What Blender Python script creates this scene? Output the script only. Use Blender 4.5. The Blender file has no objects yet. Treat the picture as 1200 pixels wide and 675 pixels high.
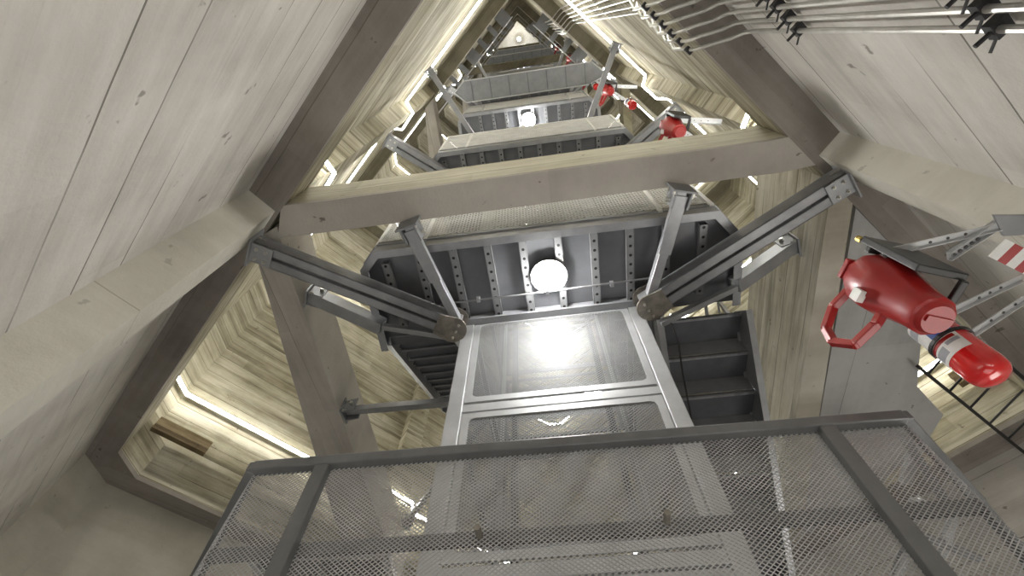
import bpy, math, random
from mathutils import Vector, Matrix
random.seed(4)
S = bpy.context.scene
C = S.collection
R = math.radians

# ------------------------------------------------------------------ camera
cd = bpy.data.cameras.new('camera'); cam = bpy.data.objects.new('camera', cd); C.objects.link(cam)
S.camera = cam


def cam_axes():
    f = 540.0
    zc = Vector((6, -299, f)).normalized(); oa = Vector((0, 0, 1))
    F0 = (oa - zc * oa.dot(zc)).normalized(); R0 = F0.cross(zc).normalized()
    if R0.x < 0: R0 = -R0
    a = R(8.9)
    Y = F0 * math.cos(a) + R0 * math.sin(a); X = R0 * math.cos(a) - F0 * math.sin(a)
    return X, Y, zc


_X, _Y, _Z = cam_axes()
W3 = Matrix((_X, _Y, _Z))                     # camera (right, down, forward) -> place
right = W3 @ Vector((1, 0, 0)); up = W3 @ Vector((0, -1, 0)); back = W3 @ Vector((0, 0, -1))
cam.matrix_world = Matrix((right, up, back)).transposed().to_4x4()
cd.sensor_width = 36; cd.lens = 36 * 540 / 1200; cd.clip_start = 0.02; cd.clip_end = 200

# ------------------------------------------------------------------ world, exposure
w = bpy.data.worlds.new('world'); S.world = w; w.use_nodes = True
w.node_tree.nodes['Background'].inputs[0].default_value = (1.0, 0.97, 0.93, 1)
w.node_tree.nodes['Background'].inputs[1].default_value = 0.12
S.view_settings.view_transform = 'Standard'; S.view_settings.look = 'None'
S.view_settings.exposure = 0.15; S.view_settings.gamma = 1.0; S.view_settings.use_curve_mapping = False
LED_E, BULB_E = 31.0, 235.0


def area(name, loc, rot, sx, sy, power, col=(1, .96, .9)):
    l = bpy.data.lights.new(name, 'AREA'); l.shape = 'RECTANGLE'; l.size = sx; l.size_y = sy; l.energy = power; l.color = col
    o = bpy.data.objects.new(name, l); C.objects.link(o); o.location = loc; o.rotation_euler = rot; return o


# fill lights added below the camera, out of sight (they light the lowest walls from below)
area('low_fill_light', (0.9, 0.9, -1.3), (R(180), 0, R(20)), 2.2, 1.2, 14)
area('low_fill_light', (-2.6, 2.6, -1.3), (R(180), 0, R(-45)), 3.0, 1.2, 14)


area('low_fill_light', (3.0, 2.6, -1.2), (R(180), 0, R(45)), 2.0, 1.2, 40)  # fill light added to brighten the slab at right


# ------------------------------------------------------------------ materials
class NT:
    def __init__(s, name):
        s.m = bpy.data.materials.new(name); s.m.use_nodes = True; s.t = s.m.node_tree
        s.b = s.t.nodes['Principled BSDF']

    def n(s, typ, **k):
        x = s.t.nodes.new(typ)
        for a, v in k.items(): setattr(x, a, v)
        return x

    def l(s, a, b): s.t.links.new(a, b)

    def math(s, op, a, b=None, c=None):
        x = s.n('ShaderNodeMath', operation=op)
        for i, v in enumerate((a, b, c)):
            if v is None: continue
            if isinstance(v, (int, float)): x.inputs[i].default_value = v
            else: s.l(v, x.inputs[i])
        return x.outputs[0]

    def noise(s, vec, scale, detail=4, rough=.6):
        x = s.n('ShaderNodeTexNoise'); x.inputs['Scale'].default_value = scale; x.inputs['Detail'].default_value = detail
        x.inputs['Roughness'].default_value = rough
        if vec is not None: s.l(vec, x.inputs['Vector'])
        return x.outputs['Fac']

    def ramp(s, fac, stops):
        x = s.n('ShaderNodeValToRGB'); e = x.color_ramp.elements
        while len(e) < len(stops): e.new(.5)
        for i, (p, c) in enumerate(stops):
            e[i].position = p; e[i].color = (*c, 1) if len(c) == 3 else c
        s.l(fac, x.inputs[0]); return x.outputs[0]

    def mix(s, mode, fac, a, b):
        x = s.n('ShaderNodeMix', data_type='RGBA', blend_type=mode)
        for i, v in ((0, fac), (6, a), (7, b)):
            if isinstance(v, (int, float)): x.inputs[i].default_value = v
            elif isinstance(v, tuple): x.inputs[i].default_value = (*v, 1)
            else: s.l(v, x.inputs[i])
        return x.outputs[2]

    def bump(s, hgt, dist, strength=.5):
        x = s.n('ShaderNodeBump'); x.inputs['Strength'].default_value = strength; x.inputs['Distance'].default_value = dist
        s.l(hgt, x.inputs['Height']); s.l(x.outputs[0], s.b.inputs['Normal'])


def concrete(name, dirv, cols, board=.16, line=.05, streak=.5, spots=.5, axis='z', dark=.55, patch=.0):
    """raw concrete cast against boards; boards run along dirv, stacked across `axis`"""
    k = NT(name); tc = k.n('ShaderNodeTexCoord').outputs['Object']
    def dot(v):
        d = k.n('ShaderNodeVectorMath', operation='DOT_PRODUCT'); k.l(tc, d.inputs[0]); d.inputs[1].default_value = v
        return d.outputs['Value']
    s = dot((dirv[0], dirv[1], 0)); tv = (-dirv[1], dirv[0], 0)
    z = dot((0, 0, 1)) if axis == 'z' else dot(tv)
    other = dot(tv) if axis == 'z' else dot((0, 0, 1))
    wob = k.noise(tc, 1.3, 2)
    z2 = k.math('ADD', z, k.math('MULTIPLY', wob, .02))
    q = k.math('DIVIDE', z2, board); fl = k.math('FLOOR', q); fr = k.math('FRACT', q)
    lin = k.math('LESS_THAN', fr, line)
    comb = k.n('ShaderNodeCombineXYZ'); k.l(k.math('MULTIPLY', s, .55), comb.inputs[0]); k.l(k.math('MULTIPLY', z, 6.5), comb.inputs[1]); k.l(fl, comb.inputs[2])
    st = k.noise(comb.outputs[0], 1.6, 6, .65)
    wn = k.n('ShaderNodeTexWhiteNoise', noise_dimensions='2D')
    c2 = k.n('ShaderNodeCombineXYZ'); k.l(fl, c2.inputs[0]); k.l(k.math('FLOOR', k.math('ADD', k.math('DIVIDE', s, 2.7), k.math('MULTIPLY', fl, .37))), c2.inputs[1])
    k.l(c2.outputs[0], wn.inputs['Vector'])
    big = k.noise(tc, 1.1, 5, .6)
    v = k.math('ADD', k.math('MULTIPLY', st, streak), k.math('MULTIPLY', big, 1 - streak))
    v = k.math('ADD', v, k.math('MULTIPLY', k.math('SUBTRACT', wn.outputs['Value'], .5), .10))
    col = k.ramp(v, [(.36, cols[0]), (.5, cols[1]), (.62, cols[2])])
    if patch:
        pm = k.ramp(k.noise(comb.outputs[0], .7, 4, .7), [(.5, (0, 0, 0)), (.66, (1, 1, 1))])
        col = k.mix('MULTIPLY', k.math('MULTIPLY', pm, patch), col, (.45, .43, .38))
    ln = k.math('MULTIPLY', lin, k.ramp(k.noise(comb.outputs[0], .9, 3), [(.4, (0, 0, 0)), (.55, (1, 1, 1))]))
    col = k.mix('MULTIPLY', ln, col, (dark, dark * .96, dark * .88))
    sp = k.ramp(k.noise(tc, 9, 3, .5), [(.70, (0, 0, 0)), (.74, (1, 1, 1))])
    col = k.mix('MULTIPLY', k.math('MULTIPLY', sp, spots), col, (.35, .33, .30))
    k.l(col, k.b.inputs['Base Color']); k.b.inputs['Roughness'].default_value = .88
    hgt = k.math('SUBTRACT', k.math('ADD', k.math('MULTIPLY', st, .5), k.noise(tc, 45, 4)), k.math('MULTIPLY', lin, 1.5))
    k.bump(hgt, .006, .6)
    return k.m


def metal(name, col, rough=.42, met=.55, var=.12, scale=6, bump=.0):
    k = NT(name); tc = k.n('ShaderNodeTexCoord').outputs['Object']
    nz = k.noise(tc, scale, 5)
    a = tuple(c * (1 - var) for c in col); b = tuple(min(1, c * (1 + var)) for c in col)
    k.l(k.ramp(nz, [(.35, a), (.65, b)]), k.b.inputs['Base Color'])
    k.b.inputs['Metallic'].default_value = met
    k.l(k.math('ADD', rough - .1, k.math('MULTIPLY', nz, .2)), k.b.inputs['Roughness'])
    if bump: k.bump(k.noise(tc, 60, 3), bump, .4)
    return k.m


def plain(name, col, rough=.5, met=0.0, coat=0.0, emit=None):
    k = NT(name); tc = k.n('ShaderNodeTexCoord').outputs['Object']; nz = k.noise(tc, 14, 4)
    k.l(k.ramp(nz, [(.3, tuple(c * .88 for c in col)), (.7, tuple(min(1, c * 1.08) for c in col))]), k.b.inputs['Base Color'])
    k.b.inputs['Roughness'].default_value = rough; k.b.inputs['Metallic'].default_value = met
    k.b.inputs['Coat Weight'].default_value = coat
    if emit:
        k.b.inputs['Emission Color'].default_value = (*emit[0], 1); k.b.inputs['Emission Strength'].default_value = emit[1]
    return k.m


DL = (-.76, .65); DR = (.70, .714); DBL = (.65, .76); DBR = (-.685, .728)
LOWC = ((.40, .375, .34), (.52, .495, .455), (.60, .575, .535))
UPC = ((.25, .225, .15), (.42, .385, .28), (.58, .55, .44))
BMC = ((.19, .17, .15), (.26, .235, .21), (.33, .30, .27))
m_low_L = concrete('smooth_board_concrete_left', DL, LOWC, .31, .03, .35, .8, dark=.32)
m_low_R = concrete('smooth_board_concrete_right', DR, LOWC, .31, .03, .35, .8, dark=.32)
m_up_L = concrete('raw_board_concrete_left', DL, UPC, .17, .05, .5, .7, dark=.4, patch=.9)
m_up_R = concrete('raw_board_concrete_right', DR, UPC, .17, .05, .5, .7, dark=.4, patch=.9)
m_up_F = concrete('raw_board_concrete_front', (1, 0), ((.40, .365, .27), (.55, .52, .41), (.66, .63, .52)), .25, .03, .5, .6, dark=.45, patch=.3)
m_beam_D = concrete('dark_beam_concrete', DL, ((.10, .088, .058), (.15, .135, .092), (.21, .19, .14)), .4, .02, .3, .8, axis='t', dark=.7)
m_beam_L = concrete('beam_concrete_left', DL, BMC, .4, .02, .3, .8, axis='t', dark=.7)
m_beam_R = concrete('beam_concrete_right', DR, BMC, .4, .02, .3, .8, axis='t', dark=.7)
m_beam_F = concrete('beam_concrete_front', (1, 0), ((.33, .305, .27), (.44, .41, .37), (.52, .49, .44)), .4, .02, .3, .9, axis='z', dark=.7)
m_beam_Y = concrete('beam_concrete_side', (0, 1), ((.33, .305, .27), (.44, .41, .37), (.52, .49, .44)), .4, .02, .4, .8, axis='t', dark=.7)
m_colY = concrete('rough_board_concrete_side', (0, 1), ((.36, .32, .25), (.56, .53, .45), (.68, .66, .58)), .19, .06, .5, .8, dark=.5, patch=.8)
m_slab = concrete('slab_concrete', (0, 1), ((.34, .34, .335), (.43, .43, .42), (.50, .50, .49)), 1.4, .004, .2, .8, axis='t', dark=.5)
m_pier = concrete('pier_concrete', (0, 1), ((.42, .40, .34), (.50, .48, .41), (.58, .56, .49)), 2.0, .004, .2, .4, dark=.7)
m_frame = metal('grey_painted_steel', (.25, .257, .268), .42, .35, .1)
m_plate = metal('dark_soffit_steel', (.15, .155, .165), .36, .45, .12, 3)
m_rail = metal('rail_paint_grey', (.16, .163, .165), .32, .3, .12, 8)
m_mesh = metal('mesh_steel_grey', (.50, .505, .51), .38, .55, .12, 5)
m_cage = metal('galvanised_frame', (.52, .53, .54), .4, .5, .10, 4)
m_light = metal('brightened_grey_steel', (.80, .80, .79), .5, .1, .08, 5)  # steel made pale so the upper railings look brightly lit
m_cmesh = metal('cage_mesh_steel', (.26, .265, .27), .6, .15, .12, 5)
m_brace = metal('brace_steel', (.29, .295, .305), .36, .5, .15, 5)
m_tube = metal('strut_steel', (.34, .348, .36), .38, .5, .12, 5)
m_rust = metal('weathered_plate', (.24, .22, .19), .5, .4, .35, 9)
def rib_mat():
    k = NT('slotted_rib_steel'); tc = k.n('ShaderNodeTexCoord').outputs['Object']; sp = k.n('ShaderNodeSeparateXYZ'); k.l(tc, sp.inputs[0])
    fx = k.math('MULTIPLY', k.math('SUBTRACT', k.math('FRACT', k.math('ADD', k.math('DIVIDE', k.math('ADD', sp.outputs[0], 1.34), .295), .5)), .5), .295)
    fy = k.math('MULTIPLY', k.math('SUBTRACT', k.math('FRACT', k.math('DIVIDE', sp.outputs[1], .085)), .5), .085)
    d = k.math('SQRT', k.math('ADD', k.math('MULTIPLY', fx, fx), k.math('MULTIPLY', fy, fy)))
    col = k.mix('MIX', k.math('LESS_THAN', d, .013), k.ramp(k.noise(tc, 6, 4), [(.35, (.19, .195, .20)), (.65, (.24, .245, .25))]), (.012, .012, .013))
    k.l(col, k.b.inputs['Base Color']); k.b.inputs['Metallic'].default_value = .35; k.b.inputs['Roughness'].default_value = .42
    return k.m


m_rib = rib_mat()
m_bolt = metal('zinc_bolt', (.62, .61, .56), .3, .9, .1, 20)
m_dark = metal('black_clip', (.03, .03, .032), .5, .3, .2, 20)
m_conduit = metal('zinc_conduit', (.50, .49, .46), .40, .6, .12, 12)
m_stairw = metal('stair_plate', (.16, .165, .18), .4, .4, .15, 4)
m_lip = metal('lit_nosing', (.42, .43, .45), .35, .7, .2, 20)  # paler steel paints in the lit edge of the treads
m_red = plain('red_plastic', (.33, .012, .011), .4, 0, .15)
m_red2 = plain('red_gloss_paint', (.62, .015, .015), .18, 0, .8)
m_white = plain('white_label', (.72, .72, .70), .5)
m_blue = plain('blue_print', (.03, .10, .38), .5)
m_black = plain('black_rubber', (.02, .02, .02), .45)
m_brass = plain('brass', (.55, .42, .12), .35, .9)
m_wood = concrete('stained_formwork_wood', DBL, ((.09, .06, .03), (.20, .15, .08), (.34, .28, .16)), .08, .08, .6, 1, dark=.4)
m_led = plain('led_glow', (1, 1, .98), .5, 0, 0, ((1.0, .98, .92), LED_E))
m_led2 = plain('fill_led_glow', (1, 1, .98), .5, 0, 0, ((1.0, .97, .90), LED_E * .45))
m_bulb = plain('bulb_glow', (1, 1, 1), .5, 0, 0, ((1.0, .98, .95), BULB_E))
m_bulb3 = plain('strong_bulb_glow', (1, 1, 1), .5, 0, 0, ((1.0, .98, .95), BULB_E * 2.6))
m_bulb2 = plain('soft_bulb_glow', (1, 1, 1), .5, 0, 0, ((1.0, .98, .95), BULB_E * .14))
m_print = plain('grey_print', (.30, .31, .33), .6)


# ------------------------------------------------------------------ mesh helpers
class MB:
    def __init__(s): s.v = []; s.f = []

    def add(s, vs, fs):
        o = len(s.v); s.v += [tuple(v) for v in vs]; s.f += [tuple(i + o for i in f) for f in fs]; return s

    def box(s, a, b):
        x0, y0, z0 = a; x1, y1, z1 = b
        return s.add([(x0, y0, z0), (x1, y0, z0), (x1, y1, z0), (x0, y1, z0), (x0, y0, z1), (x1, y0, z1), (x1, y1, z1), (x0, y1, z1)],
                     [(0, 3, 2, 1), (4, 5, 6, 7), (0, 1, 5, 4), (1, 2, 6, 5), (2, 3, 7, 6), (3, 0, 4, 7)])

    def prism(s, pts, z0, z1):
        n = len(pts)
        a = sum(pts[i][0] * pts[(i + 1) % n][1] - pts[(i + 1) % n][0] * pts[i][1] for i in range(n))
        if a < 0: pts = pts[::-1]
        zz0 = z0 if callable(z0) else (lambda p: z0); zz1 = z1 if callable(z1) else (lambda p: z1)
        vs = [(p[0], p[1], zz0(p)) for p in pts] + [(p[0], p[1], zz1(p)) for p in pts]
        fs = [tuple(range(n))[::-1], tuple(range(n, 2 * n))] + [(i, (i + 1) % n, n + (i + 1) % n, n + i) for i in range(n)]
        return s.add(vs, fs)

    def bar(s, a, b, wd, ht, upv=(0, 0, 1), off=(0, 0)):
        """rectangular bar from a to b; wd across, ht along upv"""
        a = Vector(a); b = Vector(b); d = (b - a).normalized(); u = Vector(upv)
        if abs(d.dot(u)) > .98: u = Vector((0, 1, 0))
        sd = d.cross(u).normalized(); u = sd.cross(d).normalized()
        a = a + sd * off[0] + u * off[1]; b = b + sd * off[0] + u * off[1]
        c = [sd * (x * wd / 2) + u * (y * ht / 2) for x, y in ((-1, -1), (1, -1), (1, 1), (-1, 1))]
        return s.add([a + q for q in c] + [b + q for q in c], [(0, 1, 2, 3), (7, 6, 5, 4), (0, 4, 5, 1), (1, 5, 6, 2), (2, 6, 7, 3), (3, 7, 4, 0)])

    def channel(s, a, b, wd, ht, t=.012, upv=(0, 0, 1), off=(0, 0), flip=1):
        """U section: web at the back, flanges pointing along flip*upv"""
        s.bar(a, b, wd, t, upv, (off[0], off[1] - flip * (ht - t) / 2))
        s.bar(a, b, t, ht, upv, (off[0] - (wd - t) / 2, off[1])); s.bar(a, b, t, ht, upv, (off[0] + (wd - t) / 2, off[1])); return s

    def tube(s, pts, r, n=8, cap=True):
        pts = [Vector(p) for p in pts]; rings = []
        prev = None
        for i, p in enumerate(pts):
            d = (pts[min(i + 1, len(pts) - 1)] - pts[max(i - 1, 0)]).normalized()
            ref = prev if prev is not None else (Vector((0, 0, 1)) if abs(d.z) < .9 else Vector((1, 0, 0)))
            sd = d.cross(ref)
            if sd.length < 1e-4: sd = d.cross(Vector((0, 1, 0)))
            sd.normalize(); u = sd.cross(d).normalized(); prev = u
            rr = r[i] if isinstance(r, (list, tuple)) else r
            rings.append([p + (sd * math.cos(2 * math.pi * k / n) + u * math.sin(2 * math.pi * k / n)) * rr for k in range(n)])
        o = len(s.v)
        for rg in rings: s.v += [tuple(q) for q in rg]
        for i in range(len(rings) - 1):
            for k in range(n):
                a = o + i * n + k; b = o + i * n + (k + 1) % n
                s.f.append((a, b, b + n, a + n))
        if cap: s.f.append(tuple(range(o, o + n))[::-1]); s.f.append(tuple(range(o + (len(rings) - 1) * n, o + len(rings) * n)))
        return s

    def hexbolt(s, p, d, r=.014, h=.012):
        p = Vector(p); d = Vector(d).normalized(); s.tube([p, p + d * h], r, 6); s.tube([p + d * h, p + d * (h * 2.2)], r * .5, 6); return s

    def build(s, name, mat, parent=None, smooth=False, bevel=0, loc=None):
        me = bpy.data.meshes.new(name); me.from_pydata(s.v, [], s.f); me.update(); me.materials.append(mat)
        o = bpy.data.objects.new(name, me); C.objects.link(o)
        if smooth:
            for p in me.polygons: p.use_smooth = True
            md = o.modifiers.new('edge_split', 'EDGE_SPLIT'); md.split_angle = R(40)
        if bevel:
            md = o.modifiers.new('bevel', 'BEVEL'); md.width = bevel; md.segments = 2; md.limit_method = 'ANGLE'; md.angle_limit = R(40)
        if parent is not None: o.parent = parent
        if loc is not None: o.location = loc
        return o


def tag(o, label=None, cat=None, group=None, kind=None):
    if label: o['label'] = label
    if cat: o['category'] = cat
    if group: o['group'] = group
    if kind: o['kind'] = kind
    return o


def thing(name, label, cat, loc=(0, 0, 0), rz=0, group=None):
    o = bpy.data.objects.new(name, None); C.objects.link(o); o.location = loc; o.rotation_euler = (0, 0, rz); o.empty_display_size = .1
    return tag(o, label, cat, group)


def struct(mb, name, mat, bevel=0):
    return tag(mb.build(name, mat, bevel=bevel), kind='structure')


def copy_tree(o, parent=None):
    c = o.copy(); C.objects.link(c); c.parent = parent
    for ch in [x for x in KIDS.get(o.name, [])]: copy_tree(ch, c)
    return c


KIDS = {}


def index_kids(o):
    KIDS[o.name] = [x for x in C.objects if x.parent == o]
    for x in KIDS[o.name]: index_kids(x)


def add2(a, b, t=1.0): return (a[0] + b[0] * t, a[1] + b[1] * t)


def lerp(a, b, t): return tuple(a[i] + (b[i] - a[i]) * t for i in range(len(a)))


def meshpanel(mb, o, u, v, Wd, Ht, pu=.024, pv=.018, t=.0045, d=.003):
    """expanded metal: two families of slanted strands clipped to the panel, unit vectors u, v from corner o"""
    o = Vector(o); u = Vector(u).normalized(); v = Vector(v).normalized(); n = u.cross(v); k = pv / pu
    for sg in (1, -1):
        c = -Ht / k if sg > 0 else 0.0
        c0 = c; end = Wd if sg > 0 else Wd + Ht / k
        x = c0 + pu / 2
        while x < end:
            # line: uu = x + sg*vv/k
            v0, v1 = 0.0, Ht
            if sg > 0:
                v0 = max(0, -x * k); v1 = min(Ht, (Wd - x) * k)
            else:
                v0 = max(0, (x - Wd) * k); v1 = min(Ht, x * k)
            if v1 - v0 > .004:
                a = o + u * (x + sg * v0 / k) + v * v0; b = o + u * (x + sg * v1 / k) + v * v1
                mb.bar(a, b, t, d, n, (0, sg * d * .35))
            x += pu
    return mb


# ------------------------------------------------------------------ plan of the tower (square shaft, its nearest corner beside the camera)
LD, RD, BLD, BRD = .85, .95, 6.2, 6.5


def isect(n1, c1, n2, c2):
    det = n1[0] * n2[1] - n1[1] * n2[0]
    return ((c1 * n2[1] - n1[1] * c2) / det, (n1[0] * c2 - n2[0] * c1) / det)


NL = (.65, .76); NR = (.718, -.696); NBL = (-.76, .65); NBR = (.69, .72)     # L: NL.p=-.85  R: NR.p=.95


def corner(k, l, r, bl, br):
    if k == 'A': return isect(NL, -l, NR, r)
    if k == 'B': return isect(NL, -l, NBL, bl)
    if k == 'C': return isect(NBL, bl, NBR, br)
    return isect(NR, r, NBR, br)


def chamfer(P, d1, d2, a): return [add2(P, d1, a), add2(P, d2, a)]


def quad_wall(name, p, q, nout, z0, z1, mat, th=.3):
    mb = MB().prism([p, q, add2(q, nout, th), add2(p, nout, th)], z0, z1)
    return struct(mb, name, mat)


Z0, ZR, ZT = -1.6, 3.5, 54.0
A = corner('A', LD, RD, BLD, BRD)
for lo in (True, False):
    z0, z1 = (Z0, ZR + .1) if lo else (ZR + .1, ZT)
    bl, br = (6.5, 6.5) if lo else (6.2, 6.5)
    a, b, c, d = [corner(k, LD, RD, bl, br) for k in 'ABCD']
    sfx = '' if lo else '_upper'
    quad_wall('wall_left' + sfx, a, b, (-.65, -.76), z0, z1, m_low_L if lo else m_up_L)
    quad_wall('wall_right' + sfx, a, d, NR, z0, z1, m_low_R if lo else m_up_R)
    quad_wall('wall_back_left' + sfx, b, c, NBL, z0, z1, m_pier if lo else m_up_R)
    quad_wall('wall_back_right' + sfx, c, d, NBR, z0, z1, m_low_L if lo else m_up_L)
    # chamfered corners
    for nm, P, d1, d2, cc in (('wall_left_corner', b, (.76, -.65), DBL, .34), ('wall_back_corner', c, (-.65, -.76), (.72, -.69), .36), ('wall_right_corner', d, (-.70, -.714), (-.72, .69), .34)):
        struct(MB().prism([add2(P, d1, cc), add2(P, d2, cc), P], z0, z1), nm + sfx, m_pier if lo else m_up_R)
struct(MB().prism([corner(k, 1.1, 1.2, 6.8, 6.8) for k in 'ABCD'], ZT, ZT + .2), 'ceiling', m_up_R)

# corner piers (run the whole height) : near left, near right, far left
pierL = [(-2.22, .775), (-2.08, .97), (-2.30, 1.16), (-2.58, 1.07)]
pierR = [(2.24, .945), (2.12, 1.10), (2.31, 1.27), (2.52, 1.235)]
pierBL = [(-2.95, 6.10), (-2.78, 5.90), (-2.55, 6.16), (-2.68, 6.42)]
pierBR = [(2.62, 6.52), (2.40, 6.25), (2.68, 6.0), (2.92, 6.26)]
for i, (p, lo) in enumerate(((pierL, 1), (pierR, 1), (pierBL, 0), (pierBR, 0))):
    struct(MB().prism(p, Z0 if lo else ZR, ZR), 'trim_%d' % (i + 1), m_pier) if lo else None
    struct(MB().prism(p, ZR + .001, ZT), 'trim_%d' % (i + 11), m_up_L if i in (0, 3) else m_up_R)

# ring beams
RINGS = [3.5, 11.7, 19.9, 28.1, 36.3, 44.5]
tn = 20
for ri, z in enumerate(RINGS):
    h = .5
    il, ir, ibl, ibr = .585, .70, (6.2 if ri == 0 else 5.95), 6.15
    ao, bo, co, do = [corner(k, LD, RD, 6.5, 6.5) for k in 'ABCD']
    ai, bi, ci, di = [corner(k, il, ir, ibl, ibr) for k in 'ABCD']
    c1, c2 = chamfer(bi, (.76, -.65), DBL, .30)
    ub = z + .05
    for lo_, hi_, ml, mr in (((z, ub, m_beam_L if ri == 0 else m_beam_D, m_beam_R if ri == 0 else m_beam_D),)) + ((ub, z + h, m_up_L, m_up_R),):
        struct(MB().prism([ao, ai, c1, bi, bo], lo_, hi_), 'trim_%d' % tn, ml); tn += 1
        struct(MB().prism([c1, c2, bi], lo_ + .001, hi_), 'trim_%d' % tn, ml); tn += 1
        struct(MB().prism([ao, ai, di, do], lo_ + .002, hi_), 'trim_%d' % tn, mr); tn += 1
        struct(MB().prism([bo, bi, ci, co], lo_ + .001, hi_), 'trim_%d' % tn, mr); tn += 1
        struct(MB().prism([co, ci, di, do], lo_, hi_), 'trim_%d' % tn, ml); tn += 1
        if ri != 1:
            fp = [(-2.02, .935), (-1.62, .945), (1.72, .945), (2.02, .925), (2.25, 1.16), (1.86, 1.195), (-1.75, 1.20), (-2.15, 1.20)]
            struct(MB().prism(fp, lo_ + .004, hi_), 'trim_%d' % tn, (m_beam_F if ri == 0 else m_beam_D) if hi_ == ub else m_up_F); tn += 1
    # side tie beams cutting off the left and right corners of the square
    struct(MB().prism([(-2.40, 1.22), (-2.17, 1.10), (-2.36, 6.2), (-2.98, 5.9)] if ri else [(-2.38, 1.20), (-2.12, 1.10), (-2.18, 1.6), (-2.36, 5.2), (-2.45, 6.3), (-3.02, 5.9)], z + .006, z + (.55 if ri == 0 else .5)), 'trim_%d' % tn, m_beam_Y); tn += 1
    mb = MB().prism([(2.26, 1.30), (2.45, 1.50), (2.76, 6.3), (2.48, 6.35)], z + .006, z + (1.22 if ri == 0 else .5))
    struct(mb, 'trim_%d' % tn, m_colY if ri == 0 else m_up_L); tn += 1

# flat slab closing the right-hand corner, cut open at its far right
pts = [(2.50, 1.56), (3.41, 2.43), (3.37, 2.97), (3.49, 3.55), (3.86, 3.98), (3.80, 4.40), (2.95, 6.0), (2.74, 6.0)]
struct(MB().prism(pts, 3.53, 3.70), 'ceiling_slab', m_slab)


# ------------------------------------------------------------------ LED strips
def led_ring(z, lab, full=True, skip_near=False):
    o = .10
    def off(p, nrm): return (p[0] + nrm[0] * o, p[1] + nrm[1] * o)
    nl = (.65, .76); nr = (-.718, .696); nbl = (.76, -.65); nbr = (-.69, -.72)
    b, c, d, a = [corner(k, LD, RD, 6.2, 6.5) for k in 'BCDA']
    left = [off(add2(a, DL, .5), nl), off((-2.16, .72), nl), (-2.02, .99), (-2.28, 1.24), off((-2.62, 1.1), nl), off(add2(b, (.76, -.65), .36), nl), off(add2(b, DBL, .36), nbl),
            off((-3.02, 6.01), nbl), (-2.77, 5.83), (-2.48, 6.18), off((-2.62, 6.48), nbl), off(add2(c, (-.65, -.76), .4), nbl), (-.24, 8.93), off(add2(c, (.72, -.69), .4), nbr)]
    rightp = [off(add2(a, DR, .5), nr), off((2.18, .87), nr), (2.06, 1.10), (2.30, 1.34), off((2.58, 1.30), nr), off(add2(d, (-.70, -.714), .36), nr), off(add2(d, (-.72, .69), .36), nbr),
              off((2.98, 6.17), nbr), (2.68, 5.93), (2.34, 6.25), off((2.6, 6.5), nbr), left[-1]]
    names = {0: 'along the near left wall', 1: 'rounding the pier by the front beam', 2: 'on the face of the pier', 3: 'behind the pier', 4: 'along the left wall beyond the pier', 5: 'across the far left corner',
             6: 'along the wall facing the camera at left', 7: 'stepping out at the far left pier', 8: 'on the far left pier', 9: 'stepping in after the far left pier', 10: 'along the back left wall', 11: 'at the back corner left of centre', 12: 'at the back corner right of centre'}
    for side, P in (('left', left), ('right', rightp)):
        for i in range(len(P) - 1):
            if skip_near and i == 0: continue
            if side == 'right' and z < 5 and 3 <= i <= 5: pass
            q0, q1 = P[i], P[i + 1]
            t = thing('led_strip', 'LED strip, %s run, %s, %s' % (lab, names[i] if side == 'left' else ('%s segment from the near corner' % ['first', 'second', 'third', 'fourth', 'fifth', 'sixth', 'seventh', 'eighth', 'ninth', 'tenth', 'eleventh'][i]), side + ' half'), 'light strip', (q0[0], q0[1], z), 0, 'LED strips along the shaft walls')
            dv = (q1[0] - q0[0], q1[1] - q0[1], 0)
            MB().bar((0, 0, 0), dv, .032, .032).build('diffuser', m_led, t)
            nn = Vector(dv).cross(Vector((0, 0, 1))).normalized() * (.02 if side == 'left' else -.02)
            MB().bar(nn * -1, Vector(dv) - nn, .012, .034).build('backing', m_frame, t)


led_ring(4.68, 'lowest')
led_ring(8.75, 'second')
led_ring(12.9, 'third', skip_near=True)
led_ring(17.0, 'fourth', skip_near=True)
led_ring(25.0, 'fifth', skip_near=True)
led_ring(33.0, 'sixth', skip_near=True)
led_ring(41.0, 'topmost', skip_near=True)

for nm, p, q in (('left', (-1.70, .40), (-.35, -.72)), ('right', (1.66, .42), (.62, -.62))):  # unseen strips added to light the nearest railing from the front
    t = thing('led_strip', 'added unseen LED fill strip low on the near %s wall, beside the camera' % nm, 'light strip', (*p, .35), 0, 'LED strips along the shaft walls')
    MB().bar((0, 0, 0), (q[0] - p[0], q[1] - p[1], 0), .03, .03).build('diffuser', m_led2, t)

# ------------------------------------------------------------------ landings, railings, flights, cage: one storey, copied up
ORD = ['first', 'second', 'third', 'fourth', 'fifth', 'sixth', 'seventh', 'eighth', 'ninth', 'tenth', 'eleventh', 'twelfth', 'thirteenth', 'fourteenth']
H1, PITCH, NL_ = 3.55, 3.6, 12
YF, YB, XH = 1.42, 2.26, 1.40


def z_of(k): return H1 + PITCH * k + (.15 if k == 2 else 0)


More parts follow.
